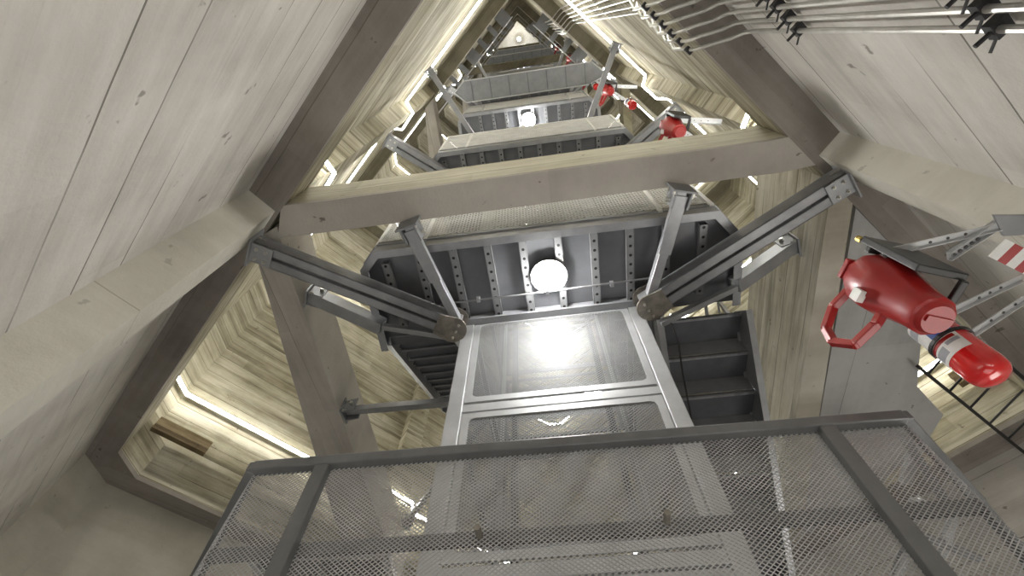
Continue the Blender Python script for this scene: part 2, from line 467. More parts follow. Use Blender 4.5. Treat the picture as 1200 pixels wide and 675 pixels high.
def make_landing():
    t = thing('steel_landing', '', 'landing', (0, 0, 0), 0, 'steel landings in front of the lift cage')
    pts = [(-XH, YF), (-1.55, 1.57), (-1.60, 2.42), (-.86, 2.42), (-.86, YB), (.86, YB), (.86, 2.34), (1.66, 2.34), (1.62, 1.68), (XH + .02, YF + .02)]
    MB().prism(pts, .02, .035).build('soffit_plate', m_plate, t)
    outline = [(-1.60, 2.42), (-1.55, 1.57), (-XH, YF), (XH + .02, YF + .02), (1.62, 1.68), (1.66, 2.34)]
    mb = MB()
    for i in range(len(outline) - 1):
        p, q = outline[i], outline[i + 1]
        mb.bar((p[0], p[1], .0), (q[0], q[1], .0), .012, .13); 
        nrm = Vector((q[1] - p[1], -(q[0] - p[0]), 0)).normalized() * -.03
        mb.bar(Vector((p[0], p[1], -.06)) + nrm, Vector((q[0], q[1], -.06)) + nrm, .06, .010)
        mb.bar(Vector((p[0], p[1], .06)) + nrm * .3, Vector((q[0], q[1], .06)) + nrm * .3, .05, .010)
    mb.build('edge_channel', m_tube, t)
    mb = MB()
    for i in range(1, 4): mb.bar((*outline[i], .10), (*outline[i + 1], .10), .014, .07)
    mb.build('dark_gap_strip', m_rail, t)  # dark strip drawn in as the black gap above the edge channel
    mb = MB().bar((-.86, YB - .03, -.02), (.86, YB - .03, -.02), .10, .08); mb.build('rear_channel', m_frame, t)
    for i in range(10):
        x = -1.34 + i * .295
        y0 = YF + .03 + (.10 if abs(x) > 1.3 else 0)
        MB().channel((x, y0, -.012), (x, YB - .06, -.012), .065, .05, .006, flip=1).build('rib', m_rib, t)
    return t


def make_railing():
    t = thing('guard_railing', '', 'railing', (0, 0, 0), 0, 'mesh guard railings on the landings')
    pts = [(-1.60, 2.30), (-1.55, 1.57), (-XH, YF), (XH + .02, YF + .02), (1.62, 1.68), (1.66, 2.30)]
    MB().tube([(p[0], p[1], 1.13) for p in pts], .022, 8).build('top_rail', m_light, t)
    mb = MB()
    for i in range(5): mb.bar((*pts[i], .80), (*pts[i + 1], .80), .012, .035)
    mb.build('mid_rail', m_light, t)
    for x in (-XH, -.98, 0.99, XH): MB().bar((x, YF + .012, .05), (x, YF + .012, 1.12), .035, .035).build('post', m_light, t)
    mb = MB()
    for i in range(5):
        p = Vector((*pts[i], .10)); q = Vector((*pts[i + 1], .10)); meshpanel(mb, p, q - p, (0, 0, 1), (q - p).length, 1.0, .055, .04, .0095, .004)
    mb.build('mesh_panel', m_light, t)
    return t


def make_flight(side):
    """left: climbs away from the landing; right: drops away from it"""
    sx = -1 if side == 'left' else 1
    t = thing('stair_flight', '', 'stairs', (0, 0, 0), 0, 'flights beside the lift cage, %s side' % side)
    n = 9; g, r = .26, .195; up_ = 1 if side == 'left' else -1
    x0 = .90; xo0, xo1 = (1.52, 1.78) if side == 'left' else (1.62, 1.62)
    y0 = 2.32; L = n * g
    def xo(y): return xo0 + (xo1 - xo0) * (y - y0) / L
    for i in range(n):
        y = y0 + i * g; z = up_ * r * (i + (1 if up_ > 0 else 0)) - (0 if up_ > 0 else r * 1)
        tm = MB()
        tm.prism([(sx * x0, y), (sx * (xo(y) - .01), y), (sx * (xo(y) - .01), y + g + .015), (sx * x0, y + g + .015)], z - .02, z)
        tr = tm.build('tread', m_stairw, t)
        if up_ > 0:
            MB().box((min(sx * x0, sx * (xo(y) - .01)), y - .006, z - r + .0), (max(sx * x0, sx * (xo(y) - .01)), y + .002, z - .021)).build('riser', m_frame, tr)
            MB().box((min(sx * x0, sx * (xo(y) - .01)), y + g + .0, z - .05), (max(sx * x0, sx * (xo(y) - .01)), y + g + .02, z - .02)).build('nosing', m_frame, tr)
        else:
            MB().box((min(sx * x0, sx * xo(y)), y + g + .0, z - r + .012), (max(sx * x0, sx * (xo(y) - .01)), y + g + .008, z - .021)).build('riser', m_frame, tr)
            MB().box((sx * x0, y + .000, z - .034), (sx * (xo(y) - .01), y + .022, z - .0205)).build('nosing', m_lip, tr)
    for xx, nm in ((x0, 'inner'), (None, 'outer')):
        a = (sx * (xx or xo0), y0 - .02, up_ * .06 - (0 if up_ > 0 else .15)); b = (sx * (xx or xo1), y0 + L, up_ * r * n + (-.03 if up_ > 0 else -.09))
        mb = MB().bar(a, b, .014, .26); mb.bar(a, b, .05, .012, (0, 0, 1), (sx * -.02 * up_ * 0, -.125)); mb.bar(a, b, .05, .012, (0, 0, 1), (0, .125))
        mb.build('stringer', m_frame if nm == 'inner' else m_tube, t)
    # outer handrail with mesh infill
    za, zb = up_ * .1, up_ * r * n
    xa, xb = sx * (xo0 + .02), sx * (xo1 + .02)
    MB().tube([(xa, y0 + .1, za + 1.0), (xb, y0 + L, zb + 1.0)], .019, 8).build('handrail', m_tube, t)
    for f in (0.05, .5, .97):
        p = lerp((xa, y0 + .1, za), (xb, y0 + L, zb), f); MB().bar(p, (p[0], p[1], p[2] + 1.0), .03, .03).build('post', m_tube, t)
    MB().bar((xa, y0 + .1, za + .55), (xb, y0 + L, zb + .55), .012, .03).build('mid_rail', m_tube, t)
    return t


def make_back():
    t = thing('half_landing', '', 'landing', (0, 0, 0), 0, 'half landings behind the lift cage')
    y0, y1 = 4.67, 5.20
    pts = [(-1.80, y0), (1.66, y0), (1.66, y1 - .3), (1.36, y1), (-1.45, y1), (-1.80, y1 - .35)]
    MB().prism(pts, -.015, .0).build('soffit_plate', m_plate, t)
    mb = MB()
    for i in range(len(pts)):
        p, q = pts[i], pts[(i + 1) % len(pts)]; mb.bar((*p, -.05), (*q, -.05), .014, .14)
    mb.build('edge_channel', m_tube, t)
    for i in range(10):
        x = -1.5 + i * .33; MB().channel((x, y0 + .03, -.045), (x, y1 - .05, -.045), .06, .05, .006, flip=-1).build('rib', m_frame, t)
    r = [(-1.80, y0 + .05), (-1.80, y1 - .35), (-1.45, y1), (1.36, y1), (1.66, y1 - .3), (1.66, y0 + .05)]
    MB().tube([(p[0], p[1], 1.08) for p in r], .02, 8).build('top_rail', m_tube, t)
    MB().tube([(p[0], p[1], .6) for p in r], .014, 8).build('mid_rail', m_tube, t)
    for p in r: MB().bar((*p, 0), (*p, 1.08), .03, .03).build('post', m_tube, t)
    return t


def make_cage(fine=True):
    """one storey of the lift cage: z 0 is the landing level; reaches one storey down"""
    t = thing('lift_cage_section', '', 'lift cage', (0, 0, 0), 0, 'storeys of the mesh lift cage')
    X, Yf, Yb = .745, 2.27, 4.05; H = PITCH
    for x, y in ((-X, Yf), (X, Yf), (-X, Yb), (X, Yb)):
        MB().box((x - .055, y - .03, -H + .002), (x + .055, y + .03, -.002)).build('post', m_cage, t, bevel=.006)
    pu, pv, th = (.028, .022, .0050) if fine else (.05, .04, .012)
    for j in range(3):
        z0 = -3.36 + 1.15 * j; z1 = z0 + 1.04
        for (o, u, wd, nm) in (((-X + .062, Yf - .012), (1, 0, 0), 2 * X - .124, 'front'), ((-X, Yf + .04), (0, 1, 0), Yb - Yf - .08, 'side'), ((X, Yf + .04), (0, 1, 0), Yb - Yf - .08, 'side'), ((-X + .06, Yb), (1, 0, 0), 2 * X - .12, 'rear')):
            o3 = Vector((o[0], o[1], z0)); u3 = Vector(u)
            fw = .05 if nm == 'front' else .035
            mb = MB(); hh = z1 - z0
            outn = Vector((0, -1, 0)) if nm == 'front' else u3.cross(Vector((0, 0, 1)))
            mb.bar(o3 + Vector((0, 0, fw / 2)), o3 + u3 * wd + Vector((0, 0, fw / 2)), .018, fw)
            mb.bar(o3 + Vector((0, 0, hh - fw / 2)), o3 + u3 * wd + Vector((0, 0, hh - fw / 2)), .018, fw)
            mb.bar(o3 + u3 * (fw / 2) + Vector((0, 0, fw)), o3 + u3 * (fw / 2) + Vector((0, 0, hh - fw)), .018, fw, outn) if 0 else None
            for s_ in (fw / 2, wd - fw / 2):
                a = o3 + u3 * s_ + Vector((0, 0, fw)); b = o3 + u3 * s_ + Vector((0, 0, hh - fw))
                if abs(u3.x) > .5: mb.box((a.x - fw / 2, a.y - .009, a.z), (a.x + fw / 2, a.y + .009, b.z))
                else: mb.box((a.x - .009, a.y - fw / 2, a.z), (a.x + .009, a.y + fw / 2, b.z))
            # rounded inner corners
            for sx_, sz_ in ((0, 0), (1, 0), (0, 1), (1, 1)):
                ci = o3 + u3 * (fw if not sx_ else wd - fw) + Vector((0, 0, fw if not sz_ else hh - fw)); q = .04
                e1 = u3 * (q * (1 if not sx_ else -1)); e2 = Vector((0, 0, q * (1 if not sz_ else -1)))
                nn = Vector((0, 1, 0)) if abs(u3.x) > .5 else Vector((1, 0, 0))
                tri = [ci, ci + e1, ci + e1 * .3 + e2 * .3, ci + e2]
                mb.add([p - nn * .008 for p in tri] + [p + nn * .008 for p in tri], [(0, 1, 2, 3), (7, 6, 5, 4), (0, 4, 5, 1), (1, 5, 6, 2), (2, 6, 7, 3), (3, 7, 4, 0)])
            fr = mb.build('panel_frame', m_cage if nm == 'front' else m_frame, t)
            g = MB(); meshpanel(g, o3 + u3 * fw + Vector((0, 0, fw)), u3, (0, 0, 1), wd - 2 * fw, hh - 2 * fw, pu if nm == 'front' else pu * 2.4, pv if nm == 'front' else pv * 2.4, th if nm == 'front' else th * .8, .003)
            g.build('mesh_panel', m_cmesh, fr)
        zr = z0 - .055
        mb = MB().box((-X + .055, Yf - .018, zr - .035), (X - .055, Yf + .018, zr + .035)); mb.build('cross_rail', m_cage, t)
        for x in (-X, X): MB().box((x - .02, Yf + .03, zr - .03), (x + .02, Yb - .03, zr + .03)).build('cross_rail', m_frame, t)
    for x in (-.5, .5): MB().box((x - .03, 3.55, -H), (x + .03, 3.62, -.002)).build('guide_rail', m_dark, t)
    return t


land0 = make_landing(); rail0 = make_railing(); fl0 = make_flight('left'); fr0 = make_flight('right'); bk0 = make_back(); cg0 = make_cage(True); cg1 = make_cage(False)
for o in (land0, rail0, fl0, fr0, bk0, cg0, cg1): index_kids(o)
PR = [(land0, 'ribbed grey steel landing, %s storey up from the camera%s'), (rail0, 'grey mesh guard railing on the landing of the %s storey up from the camera%s'),
      (fl0, 'grey flight climbing left of the lift cage from the %s landing up%s'), (fr0, 'grey flight dropping right of the lift cage from the %s landing up%s'),
      (bk0, 'grey steel half landing behind the lift cage just above the %s landing up%s')]
for k in range(NL_):
    z = z_of(k)
    for o, lab in PR:
        c = o if k == 0 else copy_tree(o)
        dz = {land0.name: 0, rail0.name: 0, fl0.name: 0, fr0.name: 0, bk0.name: 1.8}[o.name]
        c.location = (0, 0, z + dz); c['label'] = lab % (ORD[k], '')
    c = {0: cg0, 1: cg1}.get(k) or copy_tree(cg1)
    c.location = (0, 0, H1 + PITCH * k)
    c['label'] = 'mesh-panelled storey of the lift cage just below the %s landing up' % ORD[k]

# ------------------------------------------------------------------ nearest railing (landing at the camera's level)
nr = thing('guard_railing', 'nearest grey guard railing with fine mesh, across the bottom of the view', 'railing', (0, 0, -.05))
npts = [(-1.29, 1.42), (1.28, 1.465)]
lch, rch = [(-1.29, 1.42), (-1.90, 2.13), (-2.05, 2.75)], [(1.28, 1.465), (1.70, 1.98), (2.10, 2.50)]
zt = 1.35
path = [(-2.05, 2.75), (-1.90, 2.13), (-1.29, 1.42), (1.28, 1.465), (1.70, 1.98), (2.10, 2.50)]
mb = MB()
for i in range(5):
    if i == 0: continue
    mb.bar((*path[i], zt), (*path[i + 1], zt), .05, .045)
for p in path[1:]: mb.box((p[0] - .021, p[1] - .021, zt - .021), (p[0] + .021, p[1] + .021, zt + .021))
mb.build('top_rail', m_rail, nr, bevel=.006)
mb = MB()
for i in range(1, 5): mb.bar((*path[i], 1.0), (*path[i + 1], 1.0), .02, .045, (0, 0, 1), (-.03, 0))
mb.build('mid_rail', m_rail, nr)
for x, y in ((-.985, 1.425), (.985, 1.46), (-1.88, 2.11), (2.08, 2.48)):
    MB().box((x - .03, y - .02, 0), (x + .03, y + .02, zt - .02)).build('post', m_rail, nr, bevel=.005)
segs = [((-1.90, 2.13), (-1.29, 1.42)), ((-1.29, 1.42), (-.985, 1.425)), ((-.985, 1.425), (.985, 1.46)), ((.985, 1.46), (1.28, 1.465)), ((1.28, 1.465), (2.10, 2.50))]
for p, q in segs:
    p3 = Vector((*p, .15)); q3 = Vector((*q, .15)); d = q3 - p3
    g = MB(); meshpanel(g, p3 + Vector((0, .014, 0)), d, (0, 0, 1), d.length, zt - .17, .0200, .0150, .0031, .002)
    g.build('mesh_panel', m_mesh, nr)
for x in (-.32, .30):
    MB().tube([(x, 1.40, 1.0), (x, 1.45, 1.0)], .012, 6).build('bolt', m_rust, nr)

# nearest landing floor, edge only (below the frame)
nl = thing('steel_landing', 'grey steel landing carrying the nearest guard railing', 'landing', (0, 0, -.12))
MB().prism([(-1.9, 2.13), (-1.29, 1.40), (1.28, 1.44), (2.10, 2.50), (2.1, 2.7), (-1.9, 2.7)], -.05, .06).build('floor_plate', m_plate, nl)


# ------------------------------------------------------------------ braces and struts
def gusset(parent, p, d, wz=.16, mat=None):
    p = Vector(p); d = Vector(d).normalized(); sd = Vector((-d.y, d.x, 0))
    mb = MB()
    for s_ in (-.07, .07): mb.bar(p + Vector((0, 0, s_)) - d * .02, p + Vector((0, 0, s_)) + d * .17, .17, .012)
    mb.bar(p - sd * .13, p + sd * .13, .014, .22)
    o = mb.build('end_bracket', mat or m_rust, parent, bevel=.004)
    for q in (.05, .12):
        for e in (.045, -.045): MB().hexbolt(p + d * q + sd * e + Vector((0, 0, -.076)), (0, 0, -1)).build('bolt', m_bolt, o)
    for s_ in (-.10, .10): MB().hexbolt(p + sd * s_ + d * .01, d, .012, .03).build('bolt', m_bolt, o)


def brace(a, b, label, wd=.19, ht=.12, group=None):
    a = Vector(a); b = Vector(b); d = (b - a).normalized()
    t = thing('steel_brace', label, 'brace', tuple(a), 0, group)
    L = b - a
    mb = MB(); z = Vector((0, 0, 0))
    mb.channel(z, L, wd * .44, ht, .010, (0, 0, 1), (-wd * .27, 0), flip=1)
    mb.channel(z, L, wd * .44, ht, .010, (0, 0, 1), (wd * .27, 0), flip=1)
    mb.build('twin_channel', m_brace, t, bevel=.003)
    gusset(t, (0, 0, 0), d, mat=m_tube)
    # cup plate round the cage post
    e = MB(); n = 18; sd = Vector((-d.y, d.x, 0)).normalized(); pts = []
    for i in range(n + 1):
        an = -math.pi / 2 + math.pi * i / n
        pts.append(L + d * (.12 * math.cos(an) - .05) + sd * (.13 * math.sin(an)))
    base = [L - d * .20 - sd * .10, L - d * .20 + sd * .10]
    poly = [(p.x, p.y) for p in ([base[0]] + pts + [base[1]])]
    e.prism(poly, -.085, -.073); e.prism(poly, .073, .085)
    pl = e.build('cup_plate', m_rust, t)
    for f in (-.07, 0.0, .07): MB().hexbolt(L - d * .02 + sd * f - Vector((0, 0, .086)), (0, 0, -1), .013).build('bolt', m_bolt, pl)
    return t


def strut(a, b, label, wd=.09, ht=.09, box=False, group=None, br=True, name='steel_strut'):
    a = Vector(a); b = Vector(b); d = (b - a); t = thing(name, label, 'strut', tuple(a), 0, group)
    mb = MB().bar((0, 0, 0), d, wd, ht)
    if not box: mb.bar(d * .05, d * .55, wd * 1.35, ht * .5, (0, 0, 1), (0, -ht * .4))
    mb.build('bar', m_tube, t, bevel=.004)
    if br:
        dd = Vector((d.x, d.y, 0)).normalized(); sd = Vector((-dd.y, dd.x, 0))
        q = MB(); q.bar(-sd * .09, sd * .09, .014, .20); q.bar(-sd * .06 - dd * .0, -sd * .06 + dd * .14, .012, .17); q.bar(sd * .06, sd * .06 + dd * .14, .012, .17)
        o = q.build('end_bracket', m_frame, t)
        for s_ in (-.07, .07):
            for zz in (-.07, .07): MB().hexbolt(sd * s_ + dd * .01 + Vector((0, 0, zz)), dd, .011, .02).build('bolt', m_bolt, o)
        MB().tube([(-sd * .10 + dd * .10), (sd * .10 + dd * .10)], .018, 8).build('pin', m_bolt, o)
    return t


zb = 3.36
brace((-2.28, 1.20, zb), (-.80, 2.16, zb), 'heavy twin-channel steel brace from the lower left pier to the lift cage post', group='heavy braces')
brace((2.26, 1.26, zb), (.80, 2.16, zb), 'heavy twin-channel steel brace from the lower right pier to the lift cage post', group='heavy braces')
strut((-1.02, 1.18, 3.40), (-.80, 2.10, 3.36), 'steel strut hung from the front concrete beam, left of the lamp', .075, .075, group='struts under the front beam')
strut((1.09, 1.18, 3.40), (.84, 2.10, 3.36), 'steel strut hung from the front concrete beam, right of the lamp', .075, .075, group='struts under the front beam')
strut((-2.14, 1.80, 3.62), (-1.50, 2.12, 3.44), 'short box strut from the left tie beam to the landing edge', .12, .12, True, 'short box struts')
strut((2.22, 1.96, 3.80), (1.60, 2.14, 3.50), 'short box strut from the right board-marked beam to the landing edge', .12, .12, True, 'short box struts')
strut((-2.24, 3.20, 3.60), (-.82, 3.05, 3.40), 'thin steel strut from the left tie beam to the side of the lift cage', .07, .07, True)
strut((-2.48, 6.1, 4.3), (-.80, 4.0, 4.3), 'thin steel strut from the far left pier to the rear of the lift cage', .07, .07, True)
strut((-1.50, 2.12, 3.44), (-.86, 2.22, 3.30), 'small steel bar linking the short left box strut to the cage post', .05, .05, True, br=False)
strut((1.60, 2.14, 3.46), (.90, 2.26, 3.22), 'small steel bar linking the short right box strut to the cage post', .05, .05, True, br=False)
zz = 7.5
for n_, z in enumerate((6.96, 14.15, 24.9)):
    lv = ['second', 'third', 'fourth'][n_]
    brace((-2.07, 1.10, z), (-.80, 2.16, z), 'heavy steel brace at the left pier, %s set upward' % lv, group='heavy braces')
    brace((2.10, 1.22, z - .12), (.80, 2.16, z - .12), 'heavy steel brace at the right pier, %s set upward' % lv, group='heavy braces')
for n_, z in enumerate((8.72, 17.0, 25.2, 33.4)):
    lv = ['lowest', 'second', 'third', 'topmost'][n_]
    strut((-1.57, .33, z), (-.72, 2.15, z), 'slim steel strut from the near left wall, %s pair upward' % lv, .085, .085, True, 'slim struts from the near walls')
    strut((1.57, .36, z - .3), (.75, 2.15, z - .3), 'slim steel strut from the near right wall, %s pair upward' % lv, .085, .085, True, 'slim struts from the near walls')
for n_, z in enumerate((12.3, 20.5, 28.7)):
    lv = ['lower', 'middle', 'upper'][n_]
    strut((-1.38, .76 if n_ == 0 else 1.2, z), (-.82, 2.15, z), 'short slim strut left of the cage, %s pair' % lv, .08, .08, True, 'short slim struts')
    strut((1.42, .80 if n_ == 0 else 1.2, z), (.84, 2.15, z), 'short slim strut right of the cage, %s pair' % lv, .08, .08, True, 'short slim struts')

# wide plate floors higher up the shaft
for n_, z in enumerate((11.7, 23.6, 32.0)):
    t = thing('steel_floor_plate', 'wide grey plate floor spanning the shaft, %s of three' % ['lowest', 'middle', 'topmost'][n_], 'floor plate', (0, 0, z), 0, 'wide plate floors')
    pts = [(-1.35, .80), (1.60, .80), (1.95, 1.12), (1.5, 1.27), (-1.38, 1.27), (-1.62, 1.02)]
    MB().prism(pts, 0, .02).build('soffit_plate', m_frame, t)
    mb = MB()
    for i in range(6): p, q = pts[i], pts[(i + 1) % 6]; mb.bar((*p, -.01), (*q, -.01), .02, .09)
    mb.build('edge_channel', m_cage, t)
    for i in range(7): MB().bar((-1.2 + i * .44, .82, -.012), (-1.2 + i * .44, 1.25, -.012), .02, .02).build('joint_rib', m_plate, t)
# cable trays following the near walls
for n_, (z, A0, A1, nn) in enumerate(((14.5, (-.35, -.72), (-2.9, 1.46), 'left'), (14.2, (.75, -.42), (2.9, 1.78), 'right'), (22.5, (-.35, -.72), (-2.9, 1.46), 'left'), (22.2, (.75, -.42), (2.9, 1.78), 'right'), (30.5, (-.35, -.72), (-2.9, 1.46), 'left'), (30.2, (.75, -.42), (2.9, 1.78), 'right'))):
    t = thing('cable_tray', 'grey ladder cable tray along the near %s wall, %s of its side' % (nn, ['lowest', 'middle', 'topmost'][n_ // 2]), 'cable tray', (*A0, z), 0, 'ladder cable trays')
    d = Vector((A1[0] - A0[0], A1[1] - A0[1], 0)); u = d.normalized(); s_ = Vector((-u.y, u.x, 0)) * (-1 if nn == 'left' else 1)
    s_ = s_ if (s_.y > 0) else -s_
    MB().bar(s_ * .05, d + s_ * .05, .02, .10).build('side_rail', m_cage, t); MB().bar(s_ * .42, d + s_ * .42, .02, .10).build('side_rail', m_cage, t)
    k = int(d.length / .42)
    for i in range(k): MB().bar(u * (.2 + i * .42) + s_ * .05, u * (.2 + i * .42) + s_ * .42, .14 if i % 3 else .34, .012).build('tray_plate', m_frame, t)

# thin conduit across the first soffit
t = thing('thin_conduit', 'thin grey conduit looping across the ribbed soffit beside the round lamp', 'conduit', (0, 0, 3.44))
MB().tube([(-.98, 2.20, 0), (-1.0, 2.02, 0), (-.93, 1.96, 0), (0, 1.96, 0), (.86, 1.94, 0), (.95, 1.97, 0), (.96, 2.06, 0)], .010, 6).build('pipe', m_frame, t, True)
for x in (-.6, 0, .55): MB().box((x - .015, 1.94, -.012), (x + .015, 1.98, .03)).build('clip', m_tube, t)
t = thing('hanging_cable', 'thin black cable hanging over the right-hand stair treads', 'cable', (.98, 2.25, 3.2))
MB().tube([(0, 0, 0), (.03, .12, -.12), (.03, .32, -.25), (.05, .6, -.42), (.06, .75, -.5)], .007, 6).build('cable', m_black, t, True)


# ------------------------------------------------------------------ bulbs
def lamp(p, label, mat=None):
    t = thing('round_lamp', label, 'lamp', p, 0, 'round lamps under the landings')
    N = 10
    MB().tube([Vector((0, 0, -.075 * math.cos(math.pi / 2 * i / N))) for i in range(N + 1)], [max(.002, .140 * math.sin(math.pi / 2 * i / N)) for i in range(N + 1)], 24).build('glare_globe', mat or m_bulb, t, True)  # globe widened to stand in for the glare of the lamp
    MB().tube([(0, 0, .001), (0, 0, .012)], [.155, .155], 28).build('reflector', m_light, t, True); MB().tube([(0, 0, .012), (0, 0, .05)], [.03, .03], 8).build('stem', m_tube, t)


for n_, k in enumerate((0, 2, 4, 6, 8, 10)):
    lamp((.03, 1.84 if k == 0 else 1.72, z_of(k) - .06), 'bright round lamp under the %s landing up' % ORD[k], m_bulb if k == 0 else m_bulb3)
lamp((.50, 4.85, 5.28), 'bright round lamp under the half landing behind the lowest mesh panels', m_bulb2)
lamp((-.30, 4.9, 12.4), 'bright round lamp under a half landing high behind the lift cage', m_bulb2)

t = thing('top_fill_plate', 'added pale grey plate with a lamp, brightening the very top of the shaft', 'plate', (0, 0, 47.2))  # plate and lamp added to brighten the dark top of the shaft
MB().prism([(-2.6, 1.6), (.1, -.9), (2.6, 1.6)], 0, .05).build('plate', m_light, t)
lamp((.1, .5, 46.9), 'small added fill lamp at the very top of the shaft', m_bulb3)

# ------------------------------------------------------------------ conduits on the right wall
dR = Vector((.70, .714, 0)); nR = Vector((-.718, .696, 0)); Aw = Vector((A[0], A[1], 0))


def on_R(s_, off): return Aw + dR * s_ + nR * off


names6 = ['nearest the room corner of six', 'second of six counted from the room corner', 'third of six counted from the room corner', 'fourth of six counted from the room corner', 'fifth of six counted from the room corner', 'outermost of six, farthest counted from the room corner']
for i in range(6):
    s0 = 1.93 - (5 - i) * .085
    t = thing('conduit_pipe', 'zinc conduit on the upper right wall, %s' % names6[i], 'conduit', (0, 0, 0), 0, 'zinc conduits on the right wall')
    su = s0 - .28
    P = []
    for z in (.9, 2.0, 3.22): P.append(on_R(s0, .06) + Vector((0, 0, z)))
    P.append(on_R(s0, .07) + Vector((0, 0, 3.36))); P.append(on_R(s0 - .02, .13) + Vector((0, 0, 3.43)))
    P.append(on_R(s0 - .10, .24) + Vector((0, 0, 3.44))); P.append(on_R(s0 - .13, .30) + Vector((0, 0, 3.52))); P.append(on_R(s0 - .13, .31) + Vector((0, 0, 3.95)))
    P.append(on_R(s0 - .16, .26) + Vector((0, 0, 4.15))); P.append(on_R(su, .06) + Vector((0, 0, 4.5)))
    for z in (7, 11.2): P.append(on_R(su, .06) + Vector((0, 0, z)))
    P.append(on_R(su, .10) + Vector((0, 0, 11.5))); P.append(on_R(su, .27) + Vector((0, 0, 11.62))); P.append(on_R(su, .31) + Vector((0, 0, 11.8))); P.append(on_R(su, .31) + Vector((0, 0, 14)))
    MB().tube(P, .0125, 8).build('pipe', m_conduit, t, True)
    for z in (1.62, 2.75):
        p = on_R(s0, .05) + Vector((0, 0, z)); mb = MB().bar(p - dR * .028, p + dR * .028, .05, .035); mb.tube([p + nR * .0, p + nR * .07], .008, 6)
        mb.tube([p + dR * .03 + nR * .02, p + dR * .055 + nR * .05], .005, 5); mb.build('clip', m_dark, t)
    p = on_R(s0 - .13, .31) + Vector((0, 0, 3.62)); MB().bar(p - dR * .026, p + dR * .026, .035, .035).build('clip', m_dark, t)
    for z in (5.2, 7.2, 9.2): p = on_R(su, .045) + Vector((0, 0, z)); MB().bar(p - dR * .028, p + dR * .028, .04, .035).build('clip', m_bolt, t)


# ------------------------------------------------------------------ red canisters, extinguishers and their brackets
def make_canister():
    t = thing('red_canister', '', 'canister', (0, 0, 0), 0, 'red canisters beside the stairs')
    prof = [(-.215, .062), (-.205, .078), (-.19, .082), (-.15, .082), (-.10, .090), (-.02, .105), (.02, .118), (.06, .122), (.15, .118), (.19, .10), (.205, .085)]
    MB().tube([(0, 0, z) for z, r in prof], [r for z, r in prof], 10).build('body', m_red, t, True)
    MB().tube([(0, 0, -.232), (0, 0, -.214)], [.055, .066], 20).build('end_cap', m_red, t, True)
    MB().box((-.045, -.012, -.24), (.045, .012, -.231)).build('slot', m_red, t)
    h = MB(); pts = [(-.09, .02, .19), (-.18, .05, .185), (-.265, .08, .12), (-.285, .08, .02), (-.235, .07, -.065), (-.13, .04, -.055), (-.07, .02, -.03)]
    ca, sa = math.cos(R(-52)), math.sin(R(-52)); pts = [(p[0] * ca - p[1] * sa, p[0] * sa + p[1] * ca, p[2]) for p in pts]
    for i in range(len(pts) - 1): h.bar(pts[i], pts[i + 1], .035, .030)
    for p in pts[1:-1]: h.tube([(p[0] - .012, p[1] - .010, p[2]), (p[0] + .012, p[1] + .010, p[2])], .017, 10)
    h.build('handle', m_red, t, bevel=.004)
    MB().prism([(-.10, -.05), (.06, -.05), (.06, .04), (-.10, .04)], .196, .225).build('flange', m_red, t, bevel=.005)
    MB().box((-.128, .02, .00), (-.10, .07, .05)).build('label_plate', m_white, t)['label'] = 'small pale maker plate'
    MB().tube([(.02, -.12, .21), (-.02, -.125, .30)], .012, 8).build('spout', m_black, t, True)
    MB().tube([(-.02, -.125, .30), (-.026, -.126, .325)], .014, 8).build('brass_tip', m_brass, t, True)
    mb = MB(); mb.box((-.06, -.155, -.10), (.13, -.125, .25)); mb.box((.10, -.13, -.12), (.13, .0, -.10)); mb.box((-.06, -.128, .17), (.12, -.10, .20))
    mb.build('back_plate', m_black, t, bevel=.005)
    return t


def make_ext():
    t = thing('fire_extinguisher', '', 'fire extinguisher', (0, 0, 0), 0, 'fire extinguishers beside the stairs')
    prof = [(-.19, .004), (-.188, .03), (-.178, .055), (-.16, .068), (-.135, .073), (.13, .073), (.155, .066), (.175, .048), (.19, .025), (.20, .02)]
    MB().tube([(0, 0, z) for z, r in prof], [r for z, r in prof], 28).build('cylinder', m_red2, t, True)
    def patch(z0, z1, a0, a1, mat, r=.0738):
        mb = MB(); n = 14; vs = []
        for i in range(n + 1):
            a = R(a0 + (a1 - a0) * i / n)
            for z in (z0, z1):
                for rr in (r - .0005, r + .0004): vs.append((rr * math.cos(a), rr * math.sin(a), z))
        fs = []
        for i in range(n):
            o = i * 4; q = o + 4
            fs += [(o + 1, q + 1, q + 3, o + 3), (o, o + 2, q + 2, q), (o, q, q + 1, o + 1), (o + 2, o + 3, q + 3, q + 2)]
        return mb.add(vs, fs).build('label_sheet', mat, t, True)
    patch(-.07, .14, 110, 235, m_white)
    patch(.02, .075, 175, 236, m_blue, .0744)
    patch(-.055, -.02, 130, 180, m_print, .0744); patch(.085, .125, 125, 165, m_print, .0744); patch(-.01, .005, 125, 225, m_red, .0744)
    patch(-.03, -.015, 190, 228, m_print, .0744)
    MB().tube([(0, 0, .195), (0, 0, .24)], .018, 12).build('valve', m_brass, t, True)
    mb = MB().bar((.02, 0, .245), (-.10, .02, .265), .022, .010); mb.bar((.02, 0, .23), (-.09, .02, .225), .022, .008); mb.build('lever', m_black, t)
    MB().tube([(.02, .01, .22), (.07, .03, .19), (.088, .035, .10), (.085, .03, -.05)], .010, 8).build('hose', m_black, t, True)
    mb = MB(); N = 24
    for i in range(N):
        a, b = R(360 * i / N), R(360 * (i + 1) / N)
        mb.bar((.078 * math.cos(a), .078 * math.sin(a), .015), (.078 * math.cos(b), .078 * math.sin(b), .015), .006, .014)
    mb.build('strap', m_black, t)
    return t


